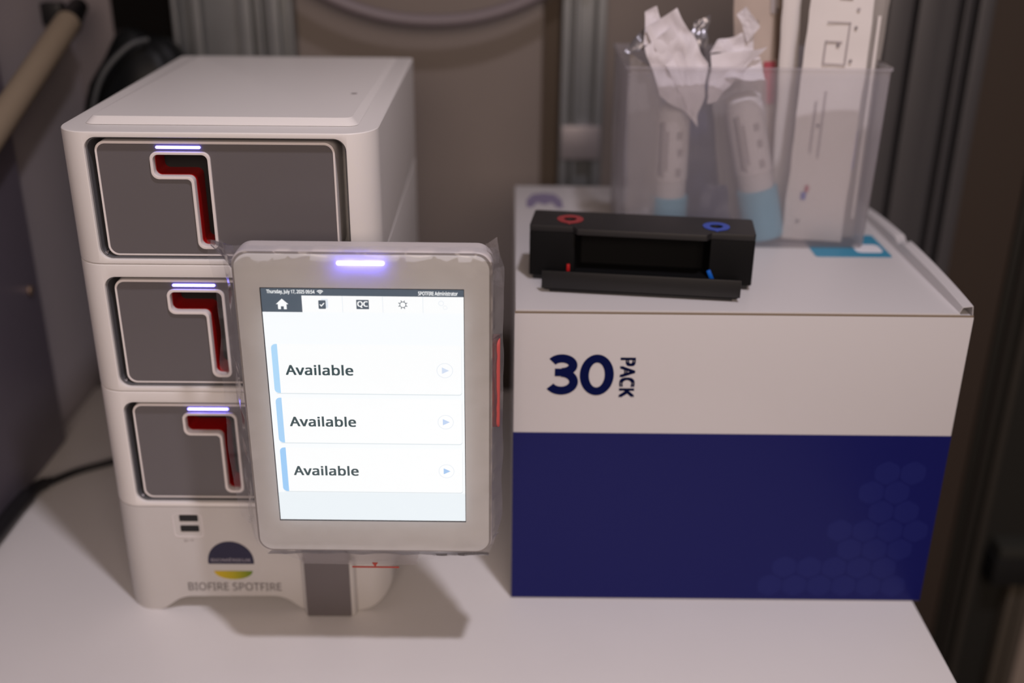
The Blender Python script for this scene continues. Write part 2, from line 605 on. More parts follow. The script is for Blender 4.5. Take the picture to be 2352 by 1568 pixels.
def make_module(z0, z1, zo0, zo1):
    """one bay: housing, recess, door, slot, light."""
    body = prism_me(plan_poly(), 'xy', z0 + 0.0002, z1 - 0.0002, 0.0016, 3)
    cut = prism_me(rrect(OPX0, OPX1, zo0, zo1, 0.010, 8), 'xz', -0.02, 0.05)
    housing = boolean(body, [cut])
    bm = bmesh.new()
    bm.from_mesh(housing)
    ed = []
    for e in bm.edges:  # soften the rim of the opening
        if len(e.link_faces) == 2 and e.calc_face_angle(0) > math.radians(40):
            a, b = e.verts
            if all(v.co.y < 0.03 and OPX0 - 0.001 < v.co.x < OPX1 + 0.001 and zo0 - 0.001 < v.co.z < zo1 + 0.001 for v in (a, b)):
                ed.append(e)
    bmesh.ops.bevel(bm, geom=ed, offset=0.0009, segments=2, profile=0.5, affect='EDGES', clamp_overlap=True)
    hs = link('module_housing', autosmooth(me_bm(bm), 30), M_white, an)
    # recess liner, dark
    o = rrect(OPX0 + 0.0003, OPX1 - 0.0003, zo0 + 0.0003, zo1 - 0.0003, 0.0097, 8)
    i = rrect(OPX0 + 0.0015, OPX1 - 0.0015, zo0 + 0.0012, zo1 - 0.0012, 0.0088, 8)
    link('recess_liner', ring_me(o, i, 'xz', 0.0032, 0.0495), M_recess, hs)
    # door: white rounded rim + grey face with L cut
    dx0, dx1, dz0, dz1 = 0.0315, 0.2235, zo0 + 0.0018, zo1 - 0.0042
    zt = zo1 - 0.0125
    DY = 0.0055
    rim_o = rrect(dx0, dx1, dz0, dz1, 0.0085, 8)
    rim_i = rrect(dx0 + 0.0017, dx1 - 0.0017, dz0 + 0.0015, dz1 - 0.0022, 0.0070, 8)
    link('door_rim', ring_me(rim_o, rim_i, 'xz', DY, DY + 0.040, 0.0005), M_trim, hs)
    face = prism_me(rrect(dx0 + 0.0018, dx1 - 0.0018, dz0 + 0.0016, dz1 - 0.0023, 0.0069, 8), 'xz', DY + 0.0006, DY + 0.038)
    cutL = prism_me(lround(zt, 0.0012, 0.006), 'xz', -0.01, DY + 0.030)
    link('door_panel', boolean(face, [cutL]), M_door, hs)
    link('slot_rim', ring_me(lround(zt, 0.0, 0.006), lround(zt, 0.0024, 0.006), 'xz', DY - 0.0014, DY + 0.006, 0.0006), M_trim, hs)
    link('slot_liner', ring_me(lround(zt, 0.0013, 0.006), lround(zt, 0.0026, 0.006), 'xz', DY + 0.0062, DY + 0.029), M_slotred, hs)
    link('slot_back', prism_me(lround(zt, 0.0014, 0.006), 'xz', DY + 0.0292, DY + 0.0298), M_port, hs)
    # status light bar
    zl = zo1 - 0.0090
    link('status_light', prism_me(rpoly([(0.0805, zl - 0.0011), (0.1165, zl - 0.0011), (0.1165, zl + 0.0011), (0.0805, zl + 0.0011)], 0.00105, 4),
                                  'xz', DY - 0.0004, DY + 0.0006), M_led, hs)
    # small screw head in the lower left of the recess
    link('recess_screw', prism_me(disc_pts(OPX0 + 0.0047, zo0 + 0.0050, 0.0014, n=14), 'xz', 0.0040, 0.010, 0.0004),
         mat('screw_shine', (0.6, 0.6, 0.65, 1), 0.15, 1.0), hs)
    return hs


make_module(0.3496, 0.4605, 0.3538, 0.4560)
make_module(0.2321, 0.3496, 0.2363, 0.3385)
make_module(0.1146, 0.2321, 0.1195, 0.2217)

# raised lid on the top
bm = bmesh.new()
lo = rpoly([(0.017, 0.026), (0.240, 0.026), (0.240, MD - 0.002), (0.017, MD - 0.002)], [0.009, 0.009, 0.006, 0.006], 6)
hi = rpoly([(0.0215, 0.034), (0.234, 0.034), (0.234, MD - 0.006), (0.0215, MD - 0.006)], [0.007, 0.007, 0.005, 0.005], 6)
A = [bm.verts.new((x, y, 0.4606)) for x, y in lo]
B = [bm.verts.new((x, y, 0.4663 - 0.0052 * (y / MD))) for x, y in hi]
n = len(A)
for i in range(n):
    bm.faces.new((A[i], A[(i + 1) % n], B[(i + 1) % n], B[i]))
bm.faces.new(B)
bm.faces.new(A[::-1])
bmesh.ops.recalc_face_normals(bm, faces=bm.faces)
bevel_bm(bm, 0.0012, 3, 20)
lid = link('top_lid', autosmooth(me_bm(bm), 25), M_white, an)
link('lid_mark', prism_me(rrect(0.219, 0.2245, 0.143, 0.149, 0.002, 3), 'xy', 0.4643, 0.46445), M_greytext, lid)

# base unit
sil = rpoly([(0.0, 0.0), (0.0355, 0.0), (0.056, 0.0155), (0.152, 0.0165), (0.171, 0.0), (0.257, 0.0), (0.257, 0.13), (0.0, 0.13)],
            [(0.028, 0.012), 0.006, 0.008, 0.010, 0.006, (0.040, 0.036), 0, 0], 8)
bs = boolean(prism_me(plan_poly(), 'xy', -0.01, 0.1144), [prism_me(sil, 'xz', -0.05, MD + 0.05)], 'INTERSECT')
# upper side and bottom lips eased
bm = bmesh.new()
bm.from_mesh(bs)
ed = [e for e in bm.edges if len(e.link_faces) == 2 and e.calc_face_angle(0) > math.radians(50)]
bmesh.ops.bevel(bm, geom=ed, offset=0.0022, segments=3, profile=0.5, affect='EDGES', clamp_overlap=True)
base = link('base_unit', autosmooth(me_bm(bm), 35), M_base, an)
# port panel
link('port_plate', ring_me(rrect(0.0555, 0.0835, 0.0815, 0.1075, 0.004, 5), rrect(0.0570, 0.0820, 0.0835, 0.1068, 0.003, 5), 'xz', -0.0004, 0.002, 0.0003), mat('port_plate_plastic', (0.66, 0.63, 0.63, 1), 0.4), base)
for zz in (0.1000, 0.0888):
    u = link('usb_port', ring_me(rrect(0.0624, 0.0794, zz - 0.0002, zz + 0.0062, 0.0008, 2), rrect(0.0636, 0.0782, zz + 0.0008, zz + 0.0052, 0.0004, 2), 'xz', -0.0006, 0.0008), M_port, base)
    link('port_tongue', prism_me(rrect(0.0632, 0.0786, zz + 0.0004, zz + 0.0056, 0.0005, 2), 'xz', -0.0005, 0.0006), M_black, base)
link('port_symbol', text_me('o-<', 0.0640, 0.0730, 0.0770, 0.0798, -0.0002), M_greytext, base)
# emblem: navy dome with lettering over a yellow-green bowl
cxl = 0.1055
link('emblem_dome', prism_me([(cxl + 0.0214, 0.0527)] + [(cxl + 0.0214 * math.cos(a), 0.0560 + 0.0215 * math.sin(a)) for a in [math.pi * k / 28 for k in range(29)]] + [(cxl - 0.0214, 0.0527)], 'xz', -0.00035, 0.0006), M_navy, base)
link('emblem_text', text_me('BIOM\u00c9RIEUX', cxl - 0.0185, cxl + 0.0185, 0.0555, 0.0597, -0.00055, bold=0.012), M_paleprint, base)
link('emblem_bowl', prism_me([(cxl + 0.0012 + 0.0180 * math.cos(a), 0.0446 + 0.0092 * math.sin(a)) for a in [-math.pi + math.pi * k / 24 for k in range(25)]], 'xz', -0.00035, 0.0006), M_ygreen, base)
link('lettering', text_me('BIOFIRE SPOTFIRE', 0.0625, 0.1505, 0.0225, 0.0312, -0.0003, bold=0.002), M_greytext, base)
# swing arm: grey front strip in a white upright
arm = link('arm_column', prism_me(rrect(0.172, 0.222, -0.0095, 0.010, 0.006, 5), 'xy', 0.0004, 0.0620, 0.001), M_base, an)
link('arm_cover', prism_me(rrect(0.1755, 0.2175, -0.0112, 0.000, 0.001, 2), 'xy', 0.0015, 0.2500, 0.0005), M_grey_arm, an)
link('arm_bracket', box_me(0.180, 0.214, -0.0430, -0.0112, 0.19, 0.30, 0.004), M_base, an)

# ------------------------------------------------------------------ touchscreen monitor
TY = 0.770
mo = empty('touchscreen_monitor', (-0.1135, 0.785, 0.1215))
tag(mo, 'pale touchscreen monitor with a lit white display, held in front of the three-bay analyzer', 'monitor')
OX, OY, OZ = 0.1135, -0.785, -0.1215
def mlink(name, me, m, parent=None):
    me.transform(Matrix.Translation((OX, OY, OZ)))
    return link(name, me, m, parent or mo)
X0, X1, Z0, Z1 = -0.2135, -0.0150, 0.1208, 0.3895
mlink('rear_casing', prism_me(rrect(X0, X1, Z0, Z1, 0.013, 10), 'xz', TY + 0.0012, TY + 0.026, 0.004, 4), M_body)
mlink('edge_groove', prism_me(rrect(X0 + 0.0012, X1 - 0.0012, Z0 + 0.0012, Z1 - 0.0012, 0.012, 10), 'xz', TY + 0.0002, TY + 0.0016), M_groove)
bz = boolean(prism_me(rrect(X0 + 0.0026, X1 - 0.0026, Z0 + 0.0026, Z1 - 0.0026, 0.0115, 10), 'xz', TY - 0.0008, TY + 0.0010, 0.0006, 2),
             [box_me(-0.1926, -0.0368, TY - 0.01, TY + 0.0005, 0.1519, 0.3602)])
mlink('bezel', bz, M_bezel)
mlink('side_grip', prism_me(rrect(0.236, 0.318, 0, 0, 0) if False else rpoly([(TY + 0.004, 0.2375), (TY + 0.021, 0.2375), (TY + 0.021, 0.3165), (TY + 0.004, 0.3165)], 0.006, 5), 'yz', X1 - 0.001, X1 + 0.0058, 0.0015, 3), M_redbtn)
M_led2 = M_led.copy()
M_led2.name = 'bright_blue_led'
M_led2.node_tree.nodes['Principled BSDF'].inputs['Emission Strength'].default_value = 16.0
mlink('status_light', prism_me(rrect(-0.1326, -0.0968, 0.3792, 0.3819, 0.0012, 5), 'xz', TY - 0.0021, TY - 0.0006), M_led2)
M_dispblack = mat('display_black', (0.01, 0.012, 0.015, 1), 0.2)
disp = mlink('display', box_me(-0.1925, -0.0369, TY - 0.0004, TY + 0.0004, 0.1520, 0.3601), M_dispblack)
SW = emis('screen_white', 249, 252, 254, 1.06)
SC = emis('card_white', 254, 255, 255, 1.04)
SBOT = emis('screen_lower', 238, 245, 249, 1.04)
SD = emis('screen_slate', 78, 90, 102, 1.0)
SBL = emis('card_blue', 176, 220, 254, 1.0)
SBLt = [emis('card_blue_a', 178, 222, 255), emis('card_blue_b', 172, 216, 253), emis('card_blue_c', 160, 209, 253)]
STXT = emis('screen_text', 44, 70, 74, 1.0)
SPALE = emis('screen_pale', 232, 239, 247, 1.0)
SARR = [emis('arrow_a', 216, 228, 248), emis('arrow_b', 198, 218, 248), emis('arrow_c', 170, 205, 245)]
SSH = emis('card_shade', 226, 234, 238, 1.0)
def L(k):  # depth of print layer k on the display
    return TY - 0.0004 - 0.00006 * k
def flat(name, pts, k, m, parent=None):
    return mlink(name, prism_me(pts, 'xz', L(k), L(k) + 0.00005, smooth=False), m, parent or disp)
def frect(name, x0, x1, z0, z1, k, m, r=0, parent=None):
    pts = rrect(x0, x1, z0, z1, r, 5) if r else [(x0, z0), (x1, z0), (x1, z1), (x0, z1)]
    return flat(name, pts, k, m, parent)
def ftext(name, s, x0, x1, z0, z1, k, m, bold=0.0, spacing=1.0):
    me = text_me(s, x0, x1, z0, z1, L(k), bold, spacing=spacing, th=0.00003)
    return mlink(name, me, m, disp)
frect('screen_background', -0.1918, -0.0373, 0.1532, 0.3535, 1, SW)
frect('screen_lower_band', -0.1918, -0.0373, 0.1532, 0.1795, 2, SBOT)
frect('header_bar', -0.1918, -0.0373, 0.3537, 0.3594, 1, SD)
frect('home_tab', -0.1918, -0.1610, 0.3401, 0.3540, 3, SD)
frect('tab_strip', -0.1610, -0.0373, 0.3401, 0.3537, 2, SC)
for xx in (-0.1300, -0.0992, -0.0684):
    frect('tab_divider', xx - 0.0002, xx + 0.0002, 0.3402, 0.3537, 3, SPALE)
ftext('date_text', 'Thursday, July 17, 2025 09:54', -0.1874, -0.1508, 0.3546, 0.3584, 4, SC, 0.022)
ftext('user_text', 'SPOTFIRE Administrator', -0.0718, -0.0418, 0.3549, 0.3581, 4, SC, 0.022)
# wifi fan
for r0, r1 in ((0.0004, 0.0011), (0.0016, 0.0023), (0.0028, 0.0035)):
    a = [math.radians(45 + 90 * k / 10) for k in range(11)]
    pts = [(-0.1466 + r1 * math.cos(t), 0.3549 + r1 * math.sin(t)) for t in a] + [(-0.1466 + r0 * math.cos(t), 0.3549 + r0 * math.sin(t)) for t in reversed(a)]
    flat('wifi_arc', pts, 4, SC)
# home icon
hx, hz = -0.1762, 0.3466
flat('home_icon', [(hx - 0.0048, hz - 0.0001), (hx, hz + 0.0044), (hx + 0.0048, hz - 0.0001), (hx + 0.0033, hz - 0.0001), (hx + 0.0033, hz - 0.0042),
                   (hx + 0.0011, hz - 0.0042), (hx + 0.0011, hz - 0.0018), (hx - 0.0011, hz - 0.0018), (hx - 0.0011, hz - 0.0042), (hx - 0.0033, hz - 0.0042), (hx - 0.0033, hz - 0.0001)], 4, SC)
# checklist icon
frect('list_icon_back', -0.1464, -0.1410, 0.3438, 0.3512, 4, SPALE, 0.0008)
frect('list_icon', -0.1484, -0.1428, 0.3430, 0.3500, 5, SD, 0.0006)
flat('check_mark', [(-0.1476, 0.3464), (-0.1470, 0.3469), (-0.1462, 0.3460), (-0.1443, 0.3481), (-0.1437, 0.3476), (-0.1462, 0.3447)], 6, SC)
# QC icon
frect('qc_icon', -0.1194, -0.1098, 0.3431, 0.3507, 4, SD, 0.0004)
ftext('qc_text', 'QC', -0.1185, -0.1107, 0.3443, 0.3495, 5, SC, 0.03)
# gear icon
gx, gz = -0.0838, 0.3471
for k in range(8):
    t = k * math.pi / 4 + math.pi / 8
    ca, sa = math.cos(t), math.sin(t)
    q = [(gx + r * ca - s * sa, gz + r * sa + s * ca) for r, s in ((0.0018, -0.0003), (0.0037, -0.0003), (0.0037, 0.0003), (0.0018, 0.0003))]
    flat('gear_tooth', q, 4, SD)
mlink('gear_ring', ring_me(disc_pts(gx, gz, 0.0026, n=24), disc_pts(gx, gz, 0.0020, n=24), 'xz', L(5), L(5) + 0.00005), SD, disp)
flat('gear_centre', disc_pts(gx, gz, 0.00205, n=20), 6, SC)
# faint user icon
mlink('user_icon', ring_me(disc_pts(-0.0545, 0.3485, 0.0021, n=20), disc_pts(-0.0545, 0.3485, 0.0017, n=20), 'xz', L(4), L(4) + 0.00005), SPALE, disp)
mlink('user_icon_check', ring_me(disc_pts(-0.0515, 0.3450, 0.0017, n=16), disc_pts(-0.0515, 0.3450, 0.0014, n=16), 'xz', L(4), L(4) + 0.00005), SPALE, disp)
# cards
for idx, (za, zb) in enumerate(((0.2708, 0.3132), (0.2262, 0.2666), (0.1806, 0.2216))):
    frect('card_shadow', -0.1870, -0.0392, za - 0.0008, zb - 0.001, 2, SSH, 0.0022)
    frect('status_card', -0.1876, -0.0394, za, zb, 3, SC, 0.0022)
    pts = rpoly([(-0.1876, za), (-0.1828, za), (-0.1828, zb), (-0.1876, zb)], [0.0035, 0, 0, 0.0035], 5)
    flat('status_stripe', pts, 4, SBLt[idx])
    zc = (za + zb) / 2
    ftext('status_text', 'Available', -0.1774, -0.1248, zc - 0.0052, zc + 0.0036, 4, STXT, 0.022, 1.03)
    mlink('play_ring', ring_me(disc_pts(-0.0525, zc - 0.0002, 0.0064, n=28), disc_pts(-0.0525, zc - 0.0002, 0.0060, n=28), 'xz', L(4), L(4) + 0.00005), SPALE, disp)
    flat('play_arrow', [(-0.0548, zc - 0.0030), (-0.0492, zc - 0.0002), (-0.0548, zc + 0.0026)], 5, SARR[idx])

# ------------------------------------------------------------------ clear plastic bag over the monitor
M_bag = film('clear_polythene', (0.72, 0.70, 0.76, 1), 0.055, 0.42, 1.0, 0.12, 0.45)
bg = empty('plastic_bag', (-0.119, 0.785, 0.103))
tag(bg, 'clear wrinkled plastic bag pulled over the touchscreen monitor', 'plastic bag')
def bag_sheet(front):
    bm = bmesh.new()
    NU, NV = 90, 110
    xa, xb, za, zb = -0.2315, -0.0068, 0.1015, 0.3925
    G = []
    for j in range(NV + 1):
        v = j / NV
        z = za + (zb - za) * v
        xl = xa + 0.006 * noise.noise(Vector((z * 25, 1.3, 0))) + 0.006 * (v < 0.2) * (0.2 - v) / 0.2
        xr = xb + 0.0012 * noise.noise(Vector((z * 40, 7.3, 0)))
        if v > 0.93:
            xr -= (v - 0.93) * 0.06
        if z < 0.150:      # narrower hem below the screen
            k = min(1.0, (0.150 - z) / 0.030)
            k = k * k * (3 - 2 * k)
            xl = xl * (1 - k) + (-0.2050) * k
            xr = xr * (1 - k) + (-0.018) * k
            if z < 0.112:
                k2 = (0.112 - z) / 0.0105
                xl = xl * (1 - k2) + (-0.181) * k2
                xr = xr * (1 - k2) + (-0.085) * k2
        row = []
        for i in range(NU + 1):
            u = i / NU
            x = xl + (xr - xl) * u
            # distance outside the monitor outline
            dx = max(X0 - x, x - X1, 0)
            dz = max(Z0 - z, z - Z1, 0)
            d = max(dx, dz)
            edge = min(x - xl, xr - x, z - za, zb - z)
            mid = 0.7845
            spread = min(1.0, edge / 0.006)
            q = Vector((x * 60, z * 60, 3.0 if front else 9.0))
            wr = noise.noise(q) + 0.6 * abs(noise.noise(q * 2.1)) + 0.4 * noise.noise(Vector((x * 20, z * 220, 5)))
            if front:
                y = TY - 0.0040
                y = y + 0.0009 * wr * (1 + 1.2 * (z > 0.372)) * (0.25 if (-0.195 < x < -0.035 and 0.15 < z < 0.362) else 1)
                y = min(y, TY - 0.0028) if d == 0 else y + min(1, d / 0.008) * (mid - y)
            else:
                y = TY + 0.0280 + 0.002 * wr
                y = y + min(1, d / 0.008) * (mid - y)
            if d > 0:
                y += 0.0016 * wr * (1 if spread > 0.3 else 0.6)
            row.append(bm.verts.new((x + 0.119, y - 0.785, z - 0.103)))
        G.append(row)
    for j in range(NV):
        for i in range(NU):
            bm.faces.new((G[j][i], G[j][i + 1], G[j + 1][i + 1], G[j + 1][i]))
    return autosmooth(me_bm(bm), 40)
link('front_film', bag_sheet(True), M_bag, bg)
M_hem = film('bag_hem', (0.58, 0.54, 0.56, 1), 0.36, 0.6, 0.8, 0.2, 0.5)
link('bottom_hem', sheet_me((-0.062, 0.0, -0.0052), (0.038, 0.0, -0.0052), (0.043, -0.0045, 0.020), (-0.068, -0.0045, 0.020), 30, 10, 0.0005, 40, 3, 0), M_hem, bg)
link('corner_flap', sheet_me((0.1005, 0.006, 0.258), (0.1115, 0.006, 0.250), (0.1075, -0.004, 0.2935), (0.0985, -0.006, 0.2905), 8, 22, 0.0022, 110, 5, 0), M_hem, bg)
link('corner_flap', sheet_me((-0.113, 0.006, 0.283), (-0.092, -0.004, 0.264), (-0.094, -0.004, 0.287), (-0.1125, 0.004, 0.2885), 12, 14, 0.0018, 80, 8, 0), M_hem, bg)
link('corner_flap', sheet_me((0.083, -0.003, 0.009), (0.105, -0.004, 0.020), (0.110, 0.004, 0.027), (0.100, 0.004, 0.016), 12, 6, 0.0014, 110, 12, 0), M_hem, bg)
M_redline = mat('red_print', (0.38, 0.045, 0.03, 1), 0.5)
link('red_line', box_me(-0.0170, 0.0235, -0.0062, -0.0058, -0.0044, -0.0029), M_redline, bg)
link('red_arrow', prism_me([(0.0005, 0.0018), (0.0030, -0.0028), (0.0055, 0.0018)], 'xz', -0.0075, -0.0070), M_redline, bg)

# ------------------------------------------------------------------ cardboard box
BX, BY, BW, BH, BD = 0.0018, 0.8703, 0.3996, 0.3032, 0.4056
cb = empty('cardboard_box', (BX, BY, 0.0), 0.0026)
tag(cb, 'large white and navy cardboard box marked 30 PACK standing on the desk at the right', 'box')
M_card = mat('white_coated_card', (0.585, 0.567, 0.575, 1), 0.42, noise_amt=0.02, noise_scale=7, coat=0.15)
link('carton', box_me(0, BW, 0, BD, 0.0003, BH - 0.003, 0.0012), M_card, cb)
# lid with a thin gap line over the front wall
link('lid_panel', box_me(0.001, BW - 0.012, 0.0016, BD - 0.002, BH - 0.0026, BH, 0.0005), M_card, cb)
link('crease_line', box_me(0.0005, BW - 0.0005, 0.0003, 0.0016, BH - 0.0030, BH - 0.0016), mat('brown_card_edge', (0.22, 0.17, 0.12, 1), 0.8), cb)
# right flap standing slightly proud, with a nick in it
bm = bmesh.new()
Gf = []
for j in range(41):
    v = j / 40
    y = 0.004 + v * (BD - 0.02)
    lift = 0.0125 * math.sin(math.pi * min(1, v * 1.15 + 0.06)) ** 0.6 + 0.004
    if 0.44 < v < 0.47:
        lift *= 0.55
    Gf.append([bm.verts.new((BW - 0.0122, y, BH - 0.0004)), bm.verts.new((BW - 0.0098, y, BH + lift * 0.55)), bm.verts.new((BW - 0.0008, y, BH + lift * 0.70)), bm.verts.new((BW + 0.0006, y, BH - 0.004))])
for j in range(40):
    for k in range(3):
        bm.faces.new((Gf[j][k], Gf[j][k + 1], Gf[j + 1][k + 1], Gf[j + 1][k]))
bmesh.ops.recalc_face_normals(bm, faces=bm.faces)
bmesh.ops.solidify(bm, geom=list(bm.faces), thickness=0.0006)
link('side_flap', autosmooth(me_bm(bm), 50), M_card, cb)
# navy print band (flat print with faint hexagons)
M_band = bpy.data.materials.new('navy_hexagon_print')
M_band.use_nodes = True
nt = M_band.node_tree
p = nt.nodes['Principled BSDF']
p.inputs['Roughness'].default_value = 0.33
p.inputs['Specular IOR Level'].default_value = 0.16
p.inputs['Base Color'].default_value = (0.0085, 0.0105, 0.105, 1)
tc = nt.nodes.new('ShaderNodeTexCoord')
link('navy_band', box_me(0.0, BW, -0.00035, 0.0005, 0.0012, 0.1835), M_band, cb)
M_hex = mat('hexagon_print', (0.0125, 0.016, 0.125, 1), 0.33, spec=0.16)
random.seed(4)
hr = 0.0135
cells = []
for row in range(9):
    for c in range(12):
        hx_ = 0.395 - c * hr * 1.78 - (row % 2) * hr * 0.89
        hz_ = 0.018 + row * hr * 1.56
        lim = 0.245 + row * 0.014
        if hx_ > lim and hz_ < 0.145 and hx_ < BW - 0.012 and random.random() < 0.82:
            cells.append((hx_, hz_))
for hx_, hz_ in cells:
    pts = rpoly([(hx_ + hr * math.sin(k * math.pi / 3) * 0.98, hz_ + hr * math.cos(k * math.pi / 3) * 0.98) for k in range(6)], 0.003, 2)
    link('printed_hexagon', prism_me(pts, 'xz', -0.00045, -0.0003, smooth=False), M_hex, cb)
M_navytext = mat('blue_print', (0.0005, 0.004, 0.055, 1), 0.5, spec=0.08)
def stroke_me(path, wid, d0, d1):
    # flat ribbon of even width along a path, thickened
    L_, R_ = [], []
    P = [Vector(p) for p in path]
    for i, p in enumerate(P):
        t = (P[min(i + 1, len(P) - 1)] - P[max(i - 1, 0)]).normalized()
        nn = Vector((-t.y, t.x))
        L_.append(tuple(p + nn * wid / 2))
        R_.append(tuple(p - nn * wid / 2))
    bm = bmesh.new()
    for ps in (0,):
        A = [bm.verts.new((x, d0, z)) for x, z in L_]
        B = [bm.verts.new((x, d0, z)) for x, z in R_]
        C = [bm.verts.new((x, d1, z)) for x, z in L_]
        D = [bm.verts.new((x, d1, z)) for x, z in R_]
        for i in range(len(A) - 1):
            bm.faces.new((A[i], A[i + 1], B[i + 1], B[i]))
            bm.faces.new((C[i], C[i + 1], A[i + 1], A[i]))
            bm.faces.new((B[i], B[i + 1], D[i + 1], D[i]))
        bm.faces.new((A[0], B[0], D[0], C[0]))
        bm.faces.new((A[-1], C[-1], D[-1], B[-1]))
    return me_bm(bm)
def arc(cx, cz, rx, rz, a0, a1, n=26):
    return [(cx + rx * math.cos(math.radians(a0 + (a1 - a0) * k / n)), cz + rz * math.sin(math.radians(a0 + (a1 - a0) * k / n))) for k in range(n + 1)]
SWD = 0.0080
nt_ = link('number_text', stroke_me(arc(0.0427, 0.2510, 0.0098, 0.0066, 150, -90), SWD, -0.0003, 0.0005), M_navytext, cb)
link('digit_stroke', stroke_me(arc(0.0423, 0.2348, 0.0112, 0.0088, 90, -150), SWD, -0.00035, 0.0005), M_navytext, nt_)
link('digit_stroke', stroke_me([(0.0365, 0.2440), (0.0435, 0.2440)], SWD * 0.92, -0.0004, 0.0005), M_navytext, nt_)
link('digit_ring', ring_me(disc_pts(0.0739, 0.2417, 0.0152, n=48, rz=0.0200), disc_pts(0.0739, 0.2417, 0.0070, n=48, rz=0.0122), 'xz', -0.0003, 0.0005), M_navytext, nt_)
link('pack_text', text_me('PACK', 0.0950, 0.1072, 0.2200, 0.2585, -0.0002, bold=0.042, rot=-math.pi / 2), M_navytext, cb)
# emblem printed upside down on the lid (dome towards the back)
M_lidprint = mat('grey_violet_print', (0.20, 0.17, 0.27, 1), 0.5)
ex, ey = 0.0345, 0.330
dome = [(ex - 0.0205, ey - 0.018), (ex - 0.0205, ey + 0.012), (ex - 0.013, ey + 0.036), (ex, ey + 0.041), (ex + 0.013, ey + 0.036), (ex + 0.0205, ey + 0.012), (ex + 0.0205, ey - 0.020),
        (ex + 0.0145, ey - 0.020), (ex + 0.008, ey + 0.002), (ex, ey - 0.008), (ex - 0.008, ey + 0.002), (ex - 0.0145, ey - 0.018)]
link('lid_emblem', prism_me(dome, 'xy', BH + 0.00005, BH + 0.0002, smooth=False), M_lidprint, cb)
# teal sticker with white pill
M_teal = mat('teal_sticker', (0.035, 0.25, 0.40, 1), 0.4)
M_stick = mat('sticker_white', (0.75, 0.75, 0.8, 1), 0.45)
st = link('teal_sticker', prism_me(rrect(0.300, 0.3765, 0.1495, 0.220, 0.003, 3), 'xy', BH + 0.0001, BH + 0.0004, smooth=False), M_teal, cb)
link('sticker_pill', prism_me(rrect(0.345, 0.372, 0.163, 0.188, 0.006, 5), 'xy', BH + 0.0004, BH + 0.0006, smooth=False), M_stick, st)

# ------------------------------------------------------------------ black loading station
ls = empty('loading_station', (0.0150, 0.9475, BH + 0.0003), math.radians(-7.0))
tag(ls, 'black plastic loading station with a red ring and a blue ring, on the cardboard box', 'device')
SW_, SH_, SD_ = 0.2035, 0.0530, 0.048
# body with two pillars and a top lip standing forward in the middle
prof = [(0, 0.0), (SW_, 0.0), (SW_, SD_), (0, SD_)]
body = prism_me(rpoly(prof, [0.002, 0.002, 0.003, 0.003], 3), 'xy', 0.0045, SH_ - 0.0062, 0.0006, 2)
cav = prism_me(rpoly([(0.040, -0.01), (0.166, -0.01), (0.160, 0.026), (0.046, 0.026)], 0.002, 2), 'xy', 0.010, 0.1)
sl = link('housing', boolean(body, [cav]), M_blackm, ls)
top = rpoly([(0, 0), (0.040, 0.0), (0.044, -0.0068), (0.160, -0.0068), (0.164, 0.0), (SW_, 0), (SW_, SD_), (0, SD_)], [0.002, 0.001, 0.001, 0.001, 0.001, 0.002, 0.003, 0.003], 3)
tp = prism_me(top, 'xy', SH_ - 0.0060, SH_, 0.0007, 2)
holes = [prism_me(disc_pts(cx, cy, 0.0058, n=28), 'xy', SH_ - 0.004, SH_ + 0.01) for cx, cy in ((0.0355, 0.0215), (0.1690, 0.0195))]
link('top_cover', boolean(tp, holes), mat('dark_cover_plastic', (0.014, 0.013, 0.014, 1), 0.5), ls)
M_ringr = mat('red_ring', (0.30, 0.03, 0.035, 1), 0.4)
M_ringb = mat('blue_ring', (0.035, 0.08, 0.42, 1), 0.4)
for (cx, cy), m in (((0.0355, 0.0215), M_ringr), ((0.1690, 0.0195), M_ringb)):
    o = disc_pts(cx, cy, 0.0122, n=32)
    o[24] = (cx, cy - 0.0160)
    o[23] = (cx - 0.0022, cy - 0.0127)
    o[25] = (cx + 0.0022, cy - 0.0127)
    link('well_ring', ring_me(o, disc_pts(cx, cy, 0.0060, n=32), 'xy', SH_ - 0.0002, SH_ + 0.0006), m, ls)
# base foot and protruding ledge with a rear lip
link('base_plate', prism_me(rpoly([(0.003, 0.003), (SW_ - 0.003, 0.003), (SW_ - 0.003, SD_ - 0.002), (0.003, SD_ - 0.002)], 0.002, 2), 'xy', 0.0, 0.0045), M_black, ls)
link('front_ledge', prism_me(rpoly([(0.0165, -0.0315), (0.190, -0.0315), (0.192, 0.0), (0.0145, 0.0)], [0.003, 0.003, 0, 0], 3), 'xy', 0.0028, 0.0100, 0.0006), M_blackm, ls)
link('ledge_foot', prism_me(rrect(0.022, 0.185, -0.029, -0.002, 0.001, 2), 'xy', 0.0, 0.0028), M_black, ls)
link('ledge_lip', box_me(0.0150, 0.1915, -0.0320, -0.0295, 0.0040, 0.0205, 0.0007), M_black, ls)
link('red_tab', box_me(0.0355, 0.0385, -0.0090, -0.0070, 0.0101, 0.0195, 0.0005), mat('red_tab_plastic', (0.45, 0.008, 0.010, 1), 0.4), ls)
tb = link('blue_tab', box_me(-0.0018, 0.0018, -0.001, 0.001, 0.0, 0.0110, 0.0005), mat('blue_tab_plastic', (0.0, 0.12, 0.60, 1), 0.4), ls)
tb.location = (0.1680, -0.0075, 0.0102)
tb.rotation_euler = (0, math.radians(-25), 0)

